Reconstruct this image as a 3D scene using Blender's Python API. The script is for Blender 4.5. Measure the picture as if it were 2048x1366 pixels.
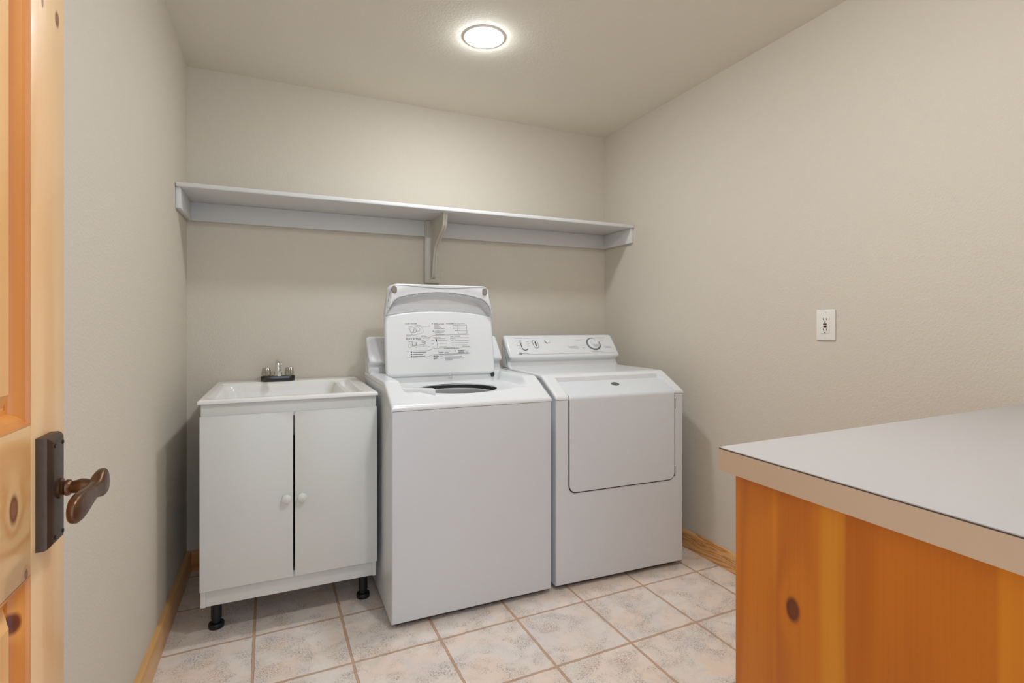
import bpy, bmesh, math, random
from mathutils import Vector, Matrix
random.seed(7)
for o in list(bpy.data.objects): bpy.data.objects.remove(o)
S = bpy.context.scene
COL = S.collection

# ---------------------------------------------------------------- camera, world, exposure
cd = bpy.data.cameras.new('camera'); cam = bpy.data.objects.new('camera', cd); COL.objects.link(cam)
S.camera = cam
cd.sensor_width = 36; cd.lens = 1044.7/2048*36; cd.shift_y = -34.4/2048; cd.clip_start = 0.01
CAMZ = 1.15
cam.location = (0, 0, CAMZ); cam.rotation_euler = (math.pi/2, 0, -0.4202)
w = bpy.data.worlds.new('world'); S.world = w; w.use_nodes = True
w.node_tree.nodes['Background'].inputs[0].default_value = (0.74, 0.90, 1.12, 1)
w.node_tree.nodes['Background'].inputs[1].default_value = 1.6      # bluish fill through the doorway, added to brighten and cool the fronts
S.view_settings.view_transform = 'Standard'; S.view_settings.look = 'None'
S.view_settings.gamma = 1; S.view_settings.use_curve_mapping = False
S.view_settings.exposure = 0.19
LAMP = 168.0        # emission of the lens of each recessed ceiling light
LAMP2 = 178.0

XL, XR, YB, YF, ZC = -.3906, 1.9266, 2.8429, 0.04, 2.3538

# ---------------------------------------------------------------- helpers
def lin(c):
    return tuple(((x/255)/12.92 if x/255 <= .04045 else ((x/255+.055)/1.055)**2.4) for x in c) + (1,)
def obj(name, bm, m, parent=None, smooth=35, loc=None):
    me = bpy.data.meshes.new(name)
    bmesh.ops.recalc_face_normals(bm, faces=bm.faces)
    bm.to_mesh(me); bm.free()
    if smooth:
        for p in me.polygons: p.use_smooth = True
        me.set_sharp_from_angle(angle=math.radians(smooth))
    o = bpy.data.objects.new(name, me); COL.objects.link(o)
    if m: me.materials.append(m)
    if parent: o.parent = parent
    if loc: o.location = loc
    return o
def tag(o, label=None, cat=None, group=None, kind=None):
    if label: o['label'] = label
    if cat: o['category'] = cat
    if group: o['group'] = group
    if kind: o['kind'] = kind
    return o
def thing(name, label, cat, loc=(0, 0, 0), rz=0, group=None):
    o = bpy.data.objects.new(name, None); COL.objects.link(o)
    o.location = loc; o.rotation_euler = (0, 0, rz); o.empty_display_size = .1
    return tag(o, label, cat, group)
def box(bm, x0, x1, y0, y1, z0, z1, bev=0, seg=2):
    vs = [bm.verts.new((x, y, z)) for x in (x0, x1) for y in (y0, y1) for z in (z0, z1)]
    fs = [bm.faces.new([vs[i] for i in q]) for q in ((0,1,3,2),(4,6,7,5),(0,4,5,1),(2,3,7,6),(0,2,6,4),(1,5,7,3))]
    if bev:
        es = list({e for f in fs for e in f.edges})
        bmesh.ops.bevel(bm, geom=es, offset=bev, segments=seg, profile=.5, affect='EDGES')
    return bm
def B(x0, x1, y0, y1, z0, z1, bev=0, seg=2):
    return box(bmesh.new(), x0, x1, y0, y1, z0, z1, bev, seg)
def prism(bm, pts, axis, a, b, bev=0, seg=2):
    """closed outline pts extruded along axis from a to b; pts are the other two coordinates in xyz order"""
    def P(p, t):
        return {'x': (t, p[0], p[1]), 'y': (p[0], t, p[1]), 'z': (p[0], p[1], t)}[axis]
    A = [bm.verts.new(P(p, a)) for p in pts]; Bv = [bm.verts.new(P(p, b)) for p in pts]
    n = len(pts); fs = [bm.faces.new(A), bm.faces.new(Bv)]
    for i in range(n): fs.append(bm.faces.new((A[i], A[(i+1) % n], Bv[(i+1) % n], Bv[i])))
    if bev:
        bmesh.ops.recalc_face_normals(bm, faces=fs)
        es = [e for e in {e for f in fs for e in f.edges} if len(e.link_faces) == 2 and e.calc_face_angle(0) > .35]
        bmesh.ops.bevel(bm, geom=es, offset=bev, segments=seg, profile=.5, affect='EDGES')
    return bm
def lathe(bm, prof, c=(0, 0, 0), axis='z', n=32, flute=None):
    """prof: (radius, height) pairs"""
    rings = []
    for r, h in prof:
        ring = []
        for i in range(n):
            a = 2*math.pi*i/n
            rr = r*(1 + (flute[1]*math.cos(flute[0]*a) if flute and r > 0.002 else 0))
            u, v = rr*math.cos(a), rr*math.sin(a)
            p = {'z': (u, v, h), 'x': (h, u, v), 'y': (u, h, v)}[axis]
            ring.append(bm.verts.new((p[0]+c[0], p[1]+c[1], p[2]+c[2])))
        rings.append(ring)
    for A, Bv in zip(rings, rings[1:]):
        for i in range(n): bm.faces.new((A[i], A[(i+1) % n], Bv[(i+1) % n], Bv[i]))
    if prof[0][0] > 1e-5: bm.faces.new(rings[0])
    if prof[-1][0] > 1e-5: bm.faces.new(rings[-1])
    return bm
def tube(bm, pts, r, n=12, caps=True, closed=False):
    pts = [Vector(p) for p in pts]; rings = []
    N = len(pts)
    nrm = None
    for i, p in enumerate(pts):
        if closed: d = pts[(i+1) % N]-pts[i-1]
        else: d = pts[min(i+1, N-1)]-pts[max(i-1, 0)]
        d.normalize()
        if nrm is None:
            nrm = d.orthogonal().normalized()
        nrm = (nrm - d*nrm.dot(d)).normalized()
        bi = d.cross(nrm); rr = r[i] if isinstance(r, (list, tuple)) else r
        rings.append([bm.verts.new(p+(nrm*math.cos(2*math.pi*k/n)+bi*math.sin(2*math.pi*k/n))*rr) for k in range(n)])
    prs = list(zip(rings, rings[1:]))
    if closed: prs.append((rings[-1], rings[0]))
    for A, Bv in prs:
        for k in range(n): bm.faces.new((A[k], A[(k+1) % n], Bv[(k+1) % n], Bv[k]))
    if caps and not closed: bm.faces.new(rings[0]); bm.faces.new(rings[-1])
    return bm
def rrect(w, h, r, n=6):
    out = []
    for cx, cy, a0 in ((w-r, h-r, 0), (-w+r, h-r, 90), (-w+r, -h+r, 180), (w-r, -h+r, 270)):
        for k in range(n+1):
            a = math.radians(a0+90*k/n); out.append((cx+r*math.cos(a), cy+r*math.sin(a)))
    return out
def sstep(a, b, x):
    t = min(1, max(0, (x-a)/(b-a))); return t*t*(3-2*t)
def grid(bm, xs, ys, f, cull=None):
    V = [[bm.verts.new(f(x, y)) for y in ys] for x in xs]
    for i in range(len(xs)-1):
        for j in range(len(ys)-1):
            if cull and cull(i, j): continue
            bm.faces.new((V[i][j], V[i+1][j], V[i+1][j+1], V[i][j+1]))
    return V
def frange(a, b, step):
    n = max(1, round((b-a)/step)); return [a+(b-a)*i/n for i in range(n+1)]
def text_into(bm, s, size, M, depth=0.0, align='LEFT', bold=0.0, sx=1.0):
    cu = bpy.data.curves.new('t', 'FONT'); cu.body = s; cu.size = size; cu.align_x = align
    cu.extrude = depth; cu.offset = bold; cu.resolution_u = 2
    to = bpy.data.objects.new('t', cu); COL.objects.link(to)
    dg = bpy.context.evaluated_depsgraph_get(); dg.update()
    me = bpy.data.meshes.new_from_object(to.evaluated_get(dg))
    me.transform(M @ Matrix.Diagonal((sx, 1, 1, 1)))
    bm.from_mesh(me)
    bpy.data.meshes.remove(me); bpy.data.objects.remove(to); bpy.data.curves.remove(cu)
    return bm

# ---------------------------------------------------------------- materials
def mat(name, col, rough=.5, metal=0, spec=.5, bump=None, emis=None, coat=0):
    m = bpy.data.materials.new(name); m.use_nodes = True
    nt = m.node_tree; b = nt.nodes['Principled BSDF']
    b.inputs['Base Color'].default_value = col; b.inputs['Roughness'].default_value = rough
    b.inputs['Metallic'].default_value = metal; b.inputs['Specular IOR Level'].default_value = spec
    b.inputs['Coat Weight'].default_value = coat
    if emis:
        b.inputs['Emission Color'].default_value = emis[0]; b.inputs['Emission Strength'].default_value = emis[1]
    if bump:
        sc, dist, det = bump
        tc = nt.nodes.new('ShaderNodeTexCoord'); n = nt.nodes.new('ShaderNodeTexNoise')
        n.inputs['Scale'].default_value = sc; n.inputs['Detail'].default_value = det
        bp = nt.nodes.new('ShaderNodeBump'); bp.inputs['Distance'].default_value = dist
        nt.links.new(tc.outputs['Object'], n.inputs['Vector']); nt.links.new(n.outputs['Fac'], bp.inputs['Height'])
        nt.links.new(bp.outputs['Normal'], b.inputs['Normal'])
    return m
class NT:
    def __init__(s, m): s.t = m.node_tree; s.b = s.t.nodes['Principled BSDF']
    def n(s, typ, **k):
        nd = s.t.nodes.new('ShaderNode'+typ)
        for a, v in k.items():
            if a.startswith('i_'): nd.inputs[a[2:].replace('_', ' ')].default_value = v
            else: setattr(nd, a, v)
        return nd
    def l(s, a, b): s.t.links.new(a, b)
    def math(s, op, a, b=None, c=None, clamp=False):
        nd = s.t.nodes.new('ShaderNodeMath'); nd.operation = op; nd.use_clamp = clamp
        for i, v in enumerate((a, b, c)):
            if v is None: continue
            if isinstance(v, (int, float)): nd.inputs[i].default_value = v
            else: s.l(v, nd.inputs[i])
        return nd.outputs[0]
    def mix(s, f, a, b, bt='MIX'):
        nd = s.t.nodes.new('ShaderNodeMix'); nd.data_type = 'RGBA'; nd.blend_type = bt
        for i, v in ((0, f), (6, a), (7, b)):
            if isinstance(v, (int, float, tuple)): nd.inputs[i].default_value = v
            else: s.l(v, nd.inputs[i])
        return nd.outputs[2]
    def ramp(s, f, stops, interp='LINEAR'):
        nd = s.t.nodes.new('ShaderNodeValToRGB'); cr = nd.color_ramp; cr.interpolation = interp
        while len(cr.elements) < len(stops): cr.elements.new(.5)
        for e, (p, c) in zip(cr.elements, stops): e.position = p; e.color = c
        s.l(f, nd.inputs[0]); return nd.outputs[0]
def G(v): return (v, v, v, 1)

WALLC = lin((213, 204, 189))
def wall_mat(name, col, dist=.0012, sc=170):
    m = mat(name, col, .85, spec=.25); t = NT(m)
    tc = t.n('TexCoord'); a = t.n('TexNoise', i_Scale=sc, i_Detail=2.0); b = t.n('TexNoise', i_Scale=1.3, i_Detail=3.0)
    t.l(tc.outputs['Object'], a.inputs['Vector']); t.l(tc.outputs['Object'], b.inputs['Vector'])
    bp = t.n('Bump', i_Distance=dist); t.l(a.outputs['Fac'], bp.inputs['Height']); t.l(bp.outputs['Normal'], t.b.inputs['Normal'])
    c = t.mix(t.math('MULTIPLY', b.outputs['Fac'], .12), col, lin((208, 199, 182))); t.l(c, t.b.inputs['Base Color'])
    return m
M_wall = wall_mat('painted_drywall', WALLC)
M_ceil = wall_mat('painted_ceiling', lin((231, 224, 209)), .0006, 120)
M_enamel = mat('white_enamel', lin((228, 229, 229)), .22, spec=.5)
M_enamel2 = mat('white_enamel_cooled', lin((219, 222, 224)), .33, spec=.45, bump=(600, .00008, 1))  # same white as the enamel, tinted cooler to offset the warm bounce light
M_lam = mat('white_melamine', lin((222, 223, 217)), .38, spec=.4)
M_porc = mat('white_sink_acrylic', lin((238, 236, 231)), .16, spec=.5)
M_shelf = mat('white_gloss_paint', lin((222, 222, 220)), .35, bump=(40, .0004, 2))
M_black = mat('black_plastic', (.006, .006, .007, 1), .4)
M_dark = mat('dark_rubber_and_shade', (.03, .03, .03, 1), .6)  # rubber and hinges; also painted shade under machines and round the dryer door
M_tubgrey = mat('grey_tub_plastic', lin((165, 165, 165)), .4)
M_bump = mat('taupe_rubber', lin((128, 117, 106)), .55)
M_print = mat('grey_printing_ink', lin((98, 98, 100)), .6)
M_printd = mat('dark_printing_ink', lin((52, 52, 54)), .6)
M_printl = mat('light_grey_printing_ink', lin((145, 145, 147)), .6)
M_dial = mat('dial_ring_grey', lin((120, 124, 130)), .35)
M_chrome = mat('chrome', (.78, .78, .78, 1), .08, 1)
M_chrome_refl = mat('chrome_dark_reflection', (.09, .085, .08, 1), .16, 1)  # chrome with the dark reflections of the room put into its colour
M_acry = mat('brushed_chrome', lin((190, 184, 174)), .22, 1)
M_bronze = mat('dark_bronze', lin((104, 74, 52)), .36, .85, bump=(60, .0006, 3))
M_bronzed = mat('dark_bronze_plate', lin((84, 68, 56)), .42, .7, bump=(80, .0005, 3))
M_screw = mat('dark_screw', (.02, .016, .014, 1), .4, .8)
M_plate = mat('white_wallplate', lin((236, 232, 224)), .3)
M_gfi = mat('brown_test_button', lin((96, 60, 34)), .45)
M_slot = mat('dark_slot', (.01, .01, .01, 1), .7)
M_trim = mat('white_lamp_trim', lin((232, 228, 222)), .4)
M_lens = mat('glowing_lens', (1, 1, 1, 1), .4, emis=((.91, .965, 1.03, 1), LAMP))
M_lens2 = mat('glowing_lens_warm', (1, 1, 1, 1), .4, emis=((.91, .965, 1.03, 1), LAMP2))
M_badge = mat('pewter_badge', lin((92, 92, 92)), .45, .3)

# worktop laminate
M_top = mat('grey_laminate', lin((187, 182, 179)), .42, spec=.4, bump=(900, .0001, 1))
M_edge = mat('tan_laminate_edge', lin((204, 178, 148)), .45)
M_seam = mat('brown_laminate_seam', lin((84, 66, 56)), .5)

def wood(name, c1, c2, ax, knots=(), boards=None, band=26, rough=.38, knotc=(92, 44, 18), fib=.25, coat=.15, strength=.5, acr=9.):
    """ax: grain direction index; knots: (a, b, ra, rb) in the two given coordinates; boards: (axis, lo, hi, stops)"""
    m = mat(name, lin(c1), rough, coat=coat); t = NT(m)
    tc = t.n('TexCoord'); mp = t.n('Mapping')
    sc = [acr]*3; sc[ax] = .8 if acr < 15 else 3.2; mp.inputs['Scale'].default_value = sc
    t.l(tc.outputs['Object'], mp.inputs['Vector'])
    n1 = t.n('TexNoise', i_Scale=1.0, i_Detail=1.5, i_Distortion=.5); t.l(mp.outputs[0], n1.inputs['Vector'])
    mp2 = t.n('Mapping'); s2 = [260., 260., 260.]; s2[ax] = 5; mp2.inputs['Scale'].default_value = s2
    t.l(tc.outputs['Object'], mp2.inputs['Vector'])
    n2 = t.n('TexNoise', i_Scale=1.0, i_Detail=3.0); t.l(mp2.outputs[0], n2.inputs['Vector'])
    sep = t.n('SeparateXYZ'); t.l(tc.outputs['Object'], sep.inputs[0])
    field = n1.outputs['Fac']; kmask = None
    for (axes, a, b, ra, rb) in knots:
        da = t.math('DIVIDE', t.math('SUBTRACT', sep.outputs[axes[0]], a), ra)
        db = t.math('DIVIDE', t.math('SUBTRACT', sep.outputs[axes[1]], b), rb)
        d = t.math('SQRT', t.math('ADD', t.math('MULTIPLY', da, da), t.math('MULTIPLY', db, db)))
        g = t.math('DIVIDE', .55, t.math('ADD', t.math('MULTIPLY', d, d), 1.2))
        field = t.math('ADD', field, g)
        k = t.math('SUBTRACT', 1.0, t.math('MULTIPLY', t.math('SUBTRACT', d, .75), 2.2, clamp=True), clamp=True)
        kmask = k if kmask is None else t.math('MAXIMUM', kmask, k)
    wv = t.math('SINE', t.math('MULTIPLY', field, band*2))
    wv = t.math('MULTIPLY_ADD', wv, .5, .5)
    wv = t.math('POWER', wv, 2.0)
    f = t.math('ADD', t.math('MULTIPLY', wv, strength), t.math('MULTIPLY', n2.outputs['Fac'], fib), clamp=True)
    c = t.mix(f, lin(c1), lin(c2))
    if boards:
        a, lo, hi, st = boards
        x = t.math('DIVIDE', t.math('SUBTRACT', sep.outputs[a], lo), hi-lo, clamp=True)
        c = t.mix(1.0, c, t.ramp(x, st), 'MULTIPLY')
    if kmask is not None:
        c = t.mix(kmask, c, t.mix(t.math('MULTIPLY', wv, .5), lin(knotc), lin(tuple(int(q*.55) for q in knotc))))
    t.l(c, t.b.inputs['Base Color'])
    return m

M_tile = mat('stone_look_tile', G(.5), .5, spec=.4)
def build_tile():
    t = NT(M_tile); tc = t.n('TexCoord')
    mp = t.n('Mapping', vector_type='POINT')
    th = 0.0179; P = .30975
    # texture space = R(-th) (p - origin)
    c, s = math.cos(-th), math.sin(-th); ox, oy = .5397, 1.8463
    mp.inputs['Rotation'].default_value = (0, 0, -th)
    mp.inputs['Location'].default_value = (-(c*ox-s*oy)+20*.3084, -(s*ox+c*oy)+20*.3112, 0)
    t.l(tc.outputs['Object'], mp.inputs['Vector'])
    nz = t.n('TexNoise', i_Scale=26.0, i_Detail=3.0); t.l(tc.outputs['Object'], nz.inputs['Vector'])
    wob = t.n('VectorMath', operation='MULTIPLY_ADD')
    t.l(nz.outputs['Color'], wob.inputs[0]); wob.inputs[1].default_value = (.007, .007, 0)
    off = t.n('VectorMath', operation='SUBTRACT'); t.l(mp.outputs[0], off.inputs[0]); off.inputs[1].default_value = (.0035, .0035, 0)
    t.l(off.outputs[0], wob.inputs[2])
    br = t.n('TexBrick', offset=0.0, squash=1.0); t.l(wob.outputs[0], br.inputs['Vector'])
    br.inputs['Scale'].default_value = 1; br.inputs['Brick Width'].default_value = .3084; br.inputs['Row Height'].default_value = .3112
    br.inputs['Mortar Size'].default_value = .0052; br.inputs['Mortar Smooth'].default_value = .3; br.inputs['Bias'].default_value = 0
    br.inputs['Color1'].default_value = lin((242, 230, 218)); br.inputs['Color2'].default_value = lin((236, 226, 217))
    mort = br.outputs['Fac']
    def noise(scale, det=4, dist=0.0, sc=(1, 1, 1)):
        m2 = t.n('Mapping'); m2.inputs['Scale'].default_value = sc; t.l(tc.outputs['Object'], m2.inputs['Vector'])
        n = t.n('TexNoise', i_Scale=scale, i_Detail=float(det), i_Distortion=dist); t.l(m2.outputs[0], n.inputs['Vector']); return n.outputs['Fac']
    # cloudy peach and lilac patches
    c1 = t.mix(t.ramp(noise(5, 4, .6), [(.42, G(0)), (.62, G(1))]), br.outputs['Color'], lin((243, 222, 205)))
    c1 = t.mix(t.ramp(noise(7.3, 4, .8), [(.5, G(0)), (.68, G(.7))]), c1, lin((228, 218, 214)))
    c1 = t.mix(t.ramp(noise(9, 5, 1.0, (1, 1.6, 1)), [(.5, G(0)), (.75, G(.5))]), c1, lin((214, 202, 184)))
    # fossil pits and veins: dark speckle gated by clumps
    gate = t.ramp(noise(11, 4, .8), [(.45, G(.10)), (.62, G(1))])
    sp = t.ramp(noise(190, 3, .4, (1, 1.5, 1)), [(.56, G(0)), (.62, G(1))])
    vein = t.ramp(noise(60, 5, 1.6), [(.485, G(0)), (.5, G(1)), (.515, G(0))])
    pit = t.math('MULTIPLY', gate, t.math('MAXIMUM', sp, t.math('MULTIPLY', vein, .8)))
    c1 = t.mix(t.math('MULTIPLY', pit, .78), c1, lin((142, 122, 108)))
    g = t.mix(noise(60, 3), lin((214, 178, 150)), lin((192, 156, 128)))
    c = t.mix(mort, c1, g); t.l(c, t.b.inputs['Base Color'])
    h = t.math('SUBTRACT', t.math('MULTIPLY', mort, -1.0), t.math('MULTIPLY', pit, .25))
    h = t.math('ADD', h, t.math('MULTIPLY', noise(30, 4), .25))
    bp = t.n('Bump', i_Distance=.0022); t.l(h, bp.inputs['Height']); t.l(bp.outputs['Normal'], t.b.inputs['Normal'])
    r = t.math('MULTIPLY_ADD', mort, .3, .42); t.l(r, t.b.inputs['Roughness'])
build_tile()

# ---------------------------------------------------------------- room shell
def struct(name, bm, m, **k): return tag(obj(name, bm, m, smooth=0, **k), kind='structure')
TH = .12
struct('floor', B(XL-TH, XR+TH, -1.2, YB+TH, -.05, 0), M_tile)
struct('ceiling', B(XL-TH, XR+TH, YF-TH, YB+TH, ZC, ZC+.05), M_ceil)
struct('wall_back', B(XL-TH, XR+TH, YB, YB+TH, 0, ZC), M_wall)
struct('wall_left', B(XL-TH, XL, YF-TH, YB, 0, ZC), M_wall)
struct('wall_right', B(XR, XR+TH, YF-TH, YB, 0, ZC), M_wall)
bm = bmesh.new()
box(bm, XL, -.30, YF-TH, YF, 0, ZC); box(bm, .56, XR, YF-TH, YF, 0, ZC); box(bm, -.30, .56, YF-TH, YF, 2.06, ZC)
struct('wall_front', bm, M_wall)

def base_profile(th=.014, h=.092): return [(0, 0), (th, 0), (th, h-.012), (th-.0035, h-.003), (th-.008, h), (0, h)]
M_baseR = wood('pine_baseboard_right', (232, 182, 122), (190, 122, 62), 1, band=20, strength=.8, fib=.2, acr=22)
M_baseL = wood('pine_baseboard_left', (226, 178, 118), (204, 150, 88), 1, band=10, strength=.4)
M_baseB = wood('pine_baseboard_back', (214, 150, 86), (176, 108, 52), 0, band=12, strength=.6)
b = bmesh.new(); prism(b, [(XR-p, z) for p, z in base_profile()], 'y', .70, YB)
struct('baseboard_right', b, M_baseR)
b = bmesh.new(); prism(b, [(XL+p, z) for p, z in base_profile(.02)], 'y', YF, YB)
struct('baseboard_left', b, M_baseL)
b = bmesh.new(); prism(b, [(YB-p, z) for p, z in base_profile(.05 if False else .016)], 'x', XL+.02, XR-.014)
struct('baseboard_back', b, M_baseB)

# ---------------------------------------------------------------- recessed ceiling lights
def ceiling_light(loc, label, lens, k=1.0, kz=1.0):
    t = thing('ceiling_light', label, 'ceiling light', loc, group='round white ceiling lights')
    b = bmesh.new(); lathe(b, [(.069, -.0020), (.072, -.0038), (.084, -.0034), (.0885, -.0015), (.0890, 0)], n=48)
    # turn the ring into an open trim
    fs = [f for f in b.faces if len(f.verts) > 4]; bmesh.ops.delete(b, geom=fs, context='FACES_ONLY')
    b.transform(Matrix.Diagonal((k, k, 1, 1))); obj('trim_ring', b, M_trim, t)
    b = bmesh.new(); lathe(b, [(.0725, -.0030), (.071, -.0064), (.064, -.0105), (.050, -.0130), (.028, -.0145), (.0, -.0150)], n=48)
    fs = [f for f in b.faces if len(f.verts) > 4]; bmesh.ops.delete(b, geom=fs, context='FACES_ONLY')
    b.transform(Matrix.Diagonal((k, k, kz, 1))); obj('lens', b, lens, t)
    return t
ceiling_light((.787, 2.048, ZC), 'glowing round recessed ceiling light above the open washing machine', M_lens)
ceiling_light((.787, .75, ZC), 'round domed ceiling light nearer the doorway, level with the grey worktop', M_lens2, 1.05, 3.0)

# ---------------------------------------------------------------- wall shelf
sh = thing('wall_shelf', 'long white wooden shelf running wall to wall above the machines on one scroll bracket', 'shelf', (0, 0, 0))
ZS, YS = 1.7396, YB-.3117
obj('shelf_board', B(XL+.001, XR-.001, YS, YB-.0005, ZS-.0195, ZS, .004, 3), M_shelf, sh)
obj('cleat', B(XL+.0005, XR-.0005, YB-.019, YB-.0005, 1.633, ZS-.0195, .002), M_shelf, sh)
obj('cleat', B(XL+.0005, XL+.0195, YS+.012, YB-.019, 1.633, ZS-.0195, .0025), M_shelf, sh)
obj('cleat', B(XR-.0195, XR-.0005, YS+.012, YB-.019, 1.633, ZS-.0195, .0025), M_shelf, sh)
b = bmesh.new()
S_pts = [(2.566, ZS-.0195), (2.569, 1.69), (2.577, 1.662), (2.596, 1.641), (2.632, 1.625), (2.676, 1.602), (2.712, 1.580), (2.738, 1.556), (2.752, 1.53), (2.762, 1.50), (2.770, 1.465), (2.778, 1.43), (2.786, 1.412), (2.80, 1.405), (2.815, 1.40)]
M_brk = mat('cream_white_cast_metal', lin((206, 200, 186)), .4)
# web
web = [(y, z) for y, z in S_pts] + [(2.815, ZS-.0195)]
prism(b, web, 'x', .7705, .7815)
# front ribbon with three ribs
for dx, w_ in ((-.0085, .003), (-.0035, .003), (.0035, .003), (.0085, .003)):
    P = [Vector((.776+dx, y, z)) for y, z in S_pts[:-1]]
    tube(b, P, [.0036]*len(P), n=8)
brk = obj('bracket', b, M_brk, sh)
b = bmesh.new(); box(b, .734, .819, YB-.032, YB-.0005, 1.378, ZS-.0195, .003)
box(b, .7395, .8135, YB-.0345, YB-.031, 1.384, ZS-.0205, .0012)
pl = obj('mounting_plate', b, M_brk, brk)
for x, z in ((.752, 1.70), (.801, 1.70), (.752, 1.395), (.801, 1.395)):
    b = bmesh.new(); lathe(b, [(.0062, YB-.034), (.0058, YB-.0362), (.003, YB-.038), (0, YB-.0385)], (x, 0, z), 'y', 16)
    obj('screw', b, M_brk, brk)

# ---------------------------------------------------------------- sink cabinet
X0, X1, Y0c, Y1c = -.259, .366, 2.178, 2.80
cab = thing('sink_cabinet', 'white two-door cabinet under the utility sink, on black plastic feet', 'cabinet', (0, 0, 0))
b = bmesh.new()
box(b, X0+.001, X0+.017, Y0c+.004, Y1c, .122, .862, .001); box(b, X1-.017, X1-.001, Y0c+.004, Y1c, .122, .862, .001)
box(b, X0+.017, X1-.017, Y0c+.03, Y1c-.016, .185, .201); box(b, X0+.017, X1-.017, Y1c-.016, Y1c, .125, .862)
box(b, X0+.004, X1-.004, Y0c-.004, Y0c+.014, .80, .862, .0008)
obj('body', b, M_lam, cab)
obj('plinth_board', B(X0+.017, X1-.017, Y0c+.010, Y0c+.026, .122, .20, .001), M_lam, cab)
DT = .017
for x0, x1, kx in ((X0, .0505, .028), (.0575, X1, .082)):
    d = obj('door', B(x0, x1, Y0c-DT+.004, Y0c+.003, .186, .8165, .0012), M_lam, cab)
    b = bmesh.new(); yk = Y0c-DT+.004
    lathe(b, [(.0085, yk), (.0085, yk-.006), (.0105, yk-.011), (.0155, yk-.014), (.0172, yk-.018), (.0165, yk-.022), (.012, yk-.0255), (0, yk-.027)], (kx, 0, .489), 'y', 28)
    obj('knob', b, M_lam, d)
for x, y in ((-.216, 2.272), (.326, 2.272), (-.216, 2.72), (.326, 2.72)):
    b = bmesh.new()
    lathe(b, [(.026, 0), (.027, .003), (.027, .016), (.0255, .019), (.016, .021), (.0155, .034), (.0185, .036), (.0185, .124)], (x, y, 0), 'z', 24)
    obj('leg', b, M_black, cab)

# utility sink
sk = thing('utility_sink', 'white acrylic utility sink with a soap ledge, set on the white cabinet', 'sink', (0, 0, 0))
SX0, SX1, SY0, SY1, SZ = -.2655, .3685, 2.158, 2.828, .8775
def sinkz(x, y):
    z = SZ
    e = min(x-SX0, SX1-x, y-SY0, SY1-y)
    r = .008
    if e < r: z -= r-math.sqrt(max(0, r*r-(r-e)**2))
    def rr(x0, x1, y0, y1, rad):      # signed inside distance of a rounded rectangle
        cx, cy = (x0+x1)/2, (y0+y1)/2; qx = abs(x-cx)-(x1-x0)/2+rad; qy = abs(y-cy)-(y1-y0)/2+rad
        return rad-(math.hypot(max(qx, 0), max(qy, 0))+min(max(qx, qy), 0))
    d0 = rr(SX0+.026, SX1-.052, SY0+.026, SY1-.085, .03)
    z -= .010*sstep(0, .02, d0)
    d1 = rr(SX0+.036, .255, SY0+.036, SY1-.10, .05)
    z -= .155*sstep(0, .045, d1)+.012*sstep(.03, .25, d1)
    d2 = rr(.268, .312, SY0+.05, SY1-.12, .02)
    z -= .016*sstep(0, .010, d2)
    return z
ed = [0, .0006, .002, .004, .008]
xs = [SX0+e for e in ed]+frange(SX0+.012, SX1-.012, .0065)+[SX1-e for e in reversed(ed)]
ys = [SY0+e for e in ed]+frange(SY0+.012, SY1-.012, .0085)+[SY1-e for e in reversed(ed)]
b = bmesh.new(); V = grid(b, xs, ys, lambda x, y: (x, y, sinkz(x, y)))
ring = [V[i][0] for i in range(len(xs))]+[V[-1][j] for j in range(1, len(ys))]+[V[i][-1] for i in range(len(xs)-2, -1, -1)]+[V[0][j] for j in range(len(ys)-2, 0, -1)]
low = [b.verts.new((v.co.x, v.co.y, .8625)) for v in ring]
ins = [b.verts.new((min(max(v.co.x, SX0+.010), SX1-.010), min(max(v.co.y, SY0+.018), SY1-.01), .8625)) for v in ring]
n = len(ring)
for i in range(n):
    j = (i+1) % n; b.faces.new((ring[i], low[i], low[j], ring[j]))
    if (ins[i].co-ins[j].co).length > 1e-6: b.faces.new((low[i], ins[i], ins[j], low[j]))
    else: b.faces.new((low[i], ins[i], low[j]))
obj('basin', b, M_porc, sk, smooth=50)
# faucet on the back ledge
fx, fy, fz = -.003, 2.762, SZ-.001
b = bmesh.new(); prism(b, [(fx+p[0], fy+p[1]) for p in rrect(.076, .027, .026)], 'z', fz, fz+.027, .003, 2)
fc = obj('faucet', b, M_chrome_refl, sk); tag(fc, 'chrome two-handle faucet')
for hx in (-.0505, .0505):
    b = bmesh.new()
    lathe(b, [(.012, fz+.026), (.012, fz+.030), (.0195, fz+.031), (.0195, fz+.037), (.017, fz+.060), (.014, fz+.0645), (0, fz+.0655)], (fx+hx, fy, 0), 'z', 48, (8, .07))
    obj('tap_handle', b, M_acry, fc)
b = bmesh.new(); lathe(b, [(.020, fz+.026), (.0180, fz+.046), (.014, fz+.050), (.010, fz+.051)], (fx, fy, 0), 'z', 8)
pts = []
for k in range(15):
    a = math.pi*k/14
    pts.append((fx, fy-.045+.045*math.cos(a), fz+.078+.022*math.sin(a)))
pts = [(fx, fy, fz+.045), (fx, fy, fz+.062)]+pts+[(fx, fy-.09, fz+.066)]
tube(b, pts, [.0118]*len(pts), 16)
lathe(b, [(.0132, fz+.056), (.0132, fz+.068), (.0118, fz+.070)], (fx, fy-.09, 0), 'z', 20)
obj('spout', b, M_chrome, fc)

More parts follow.
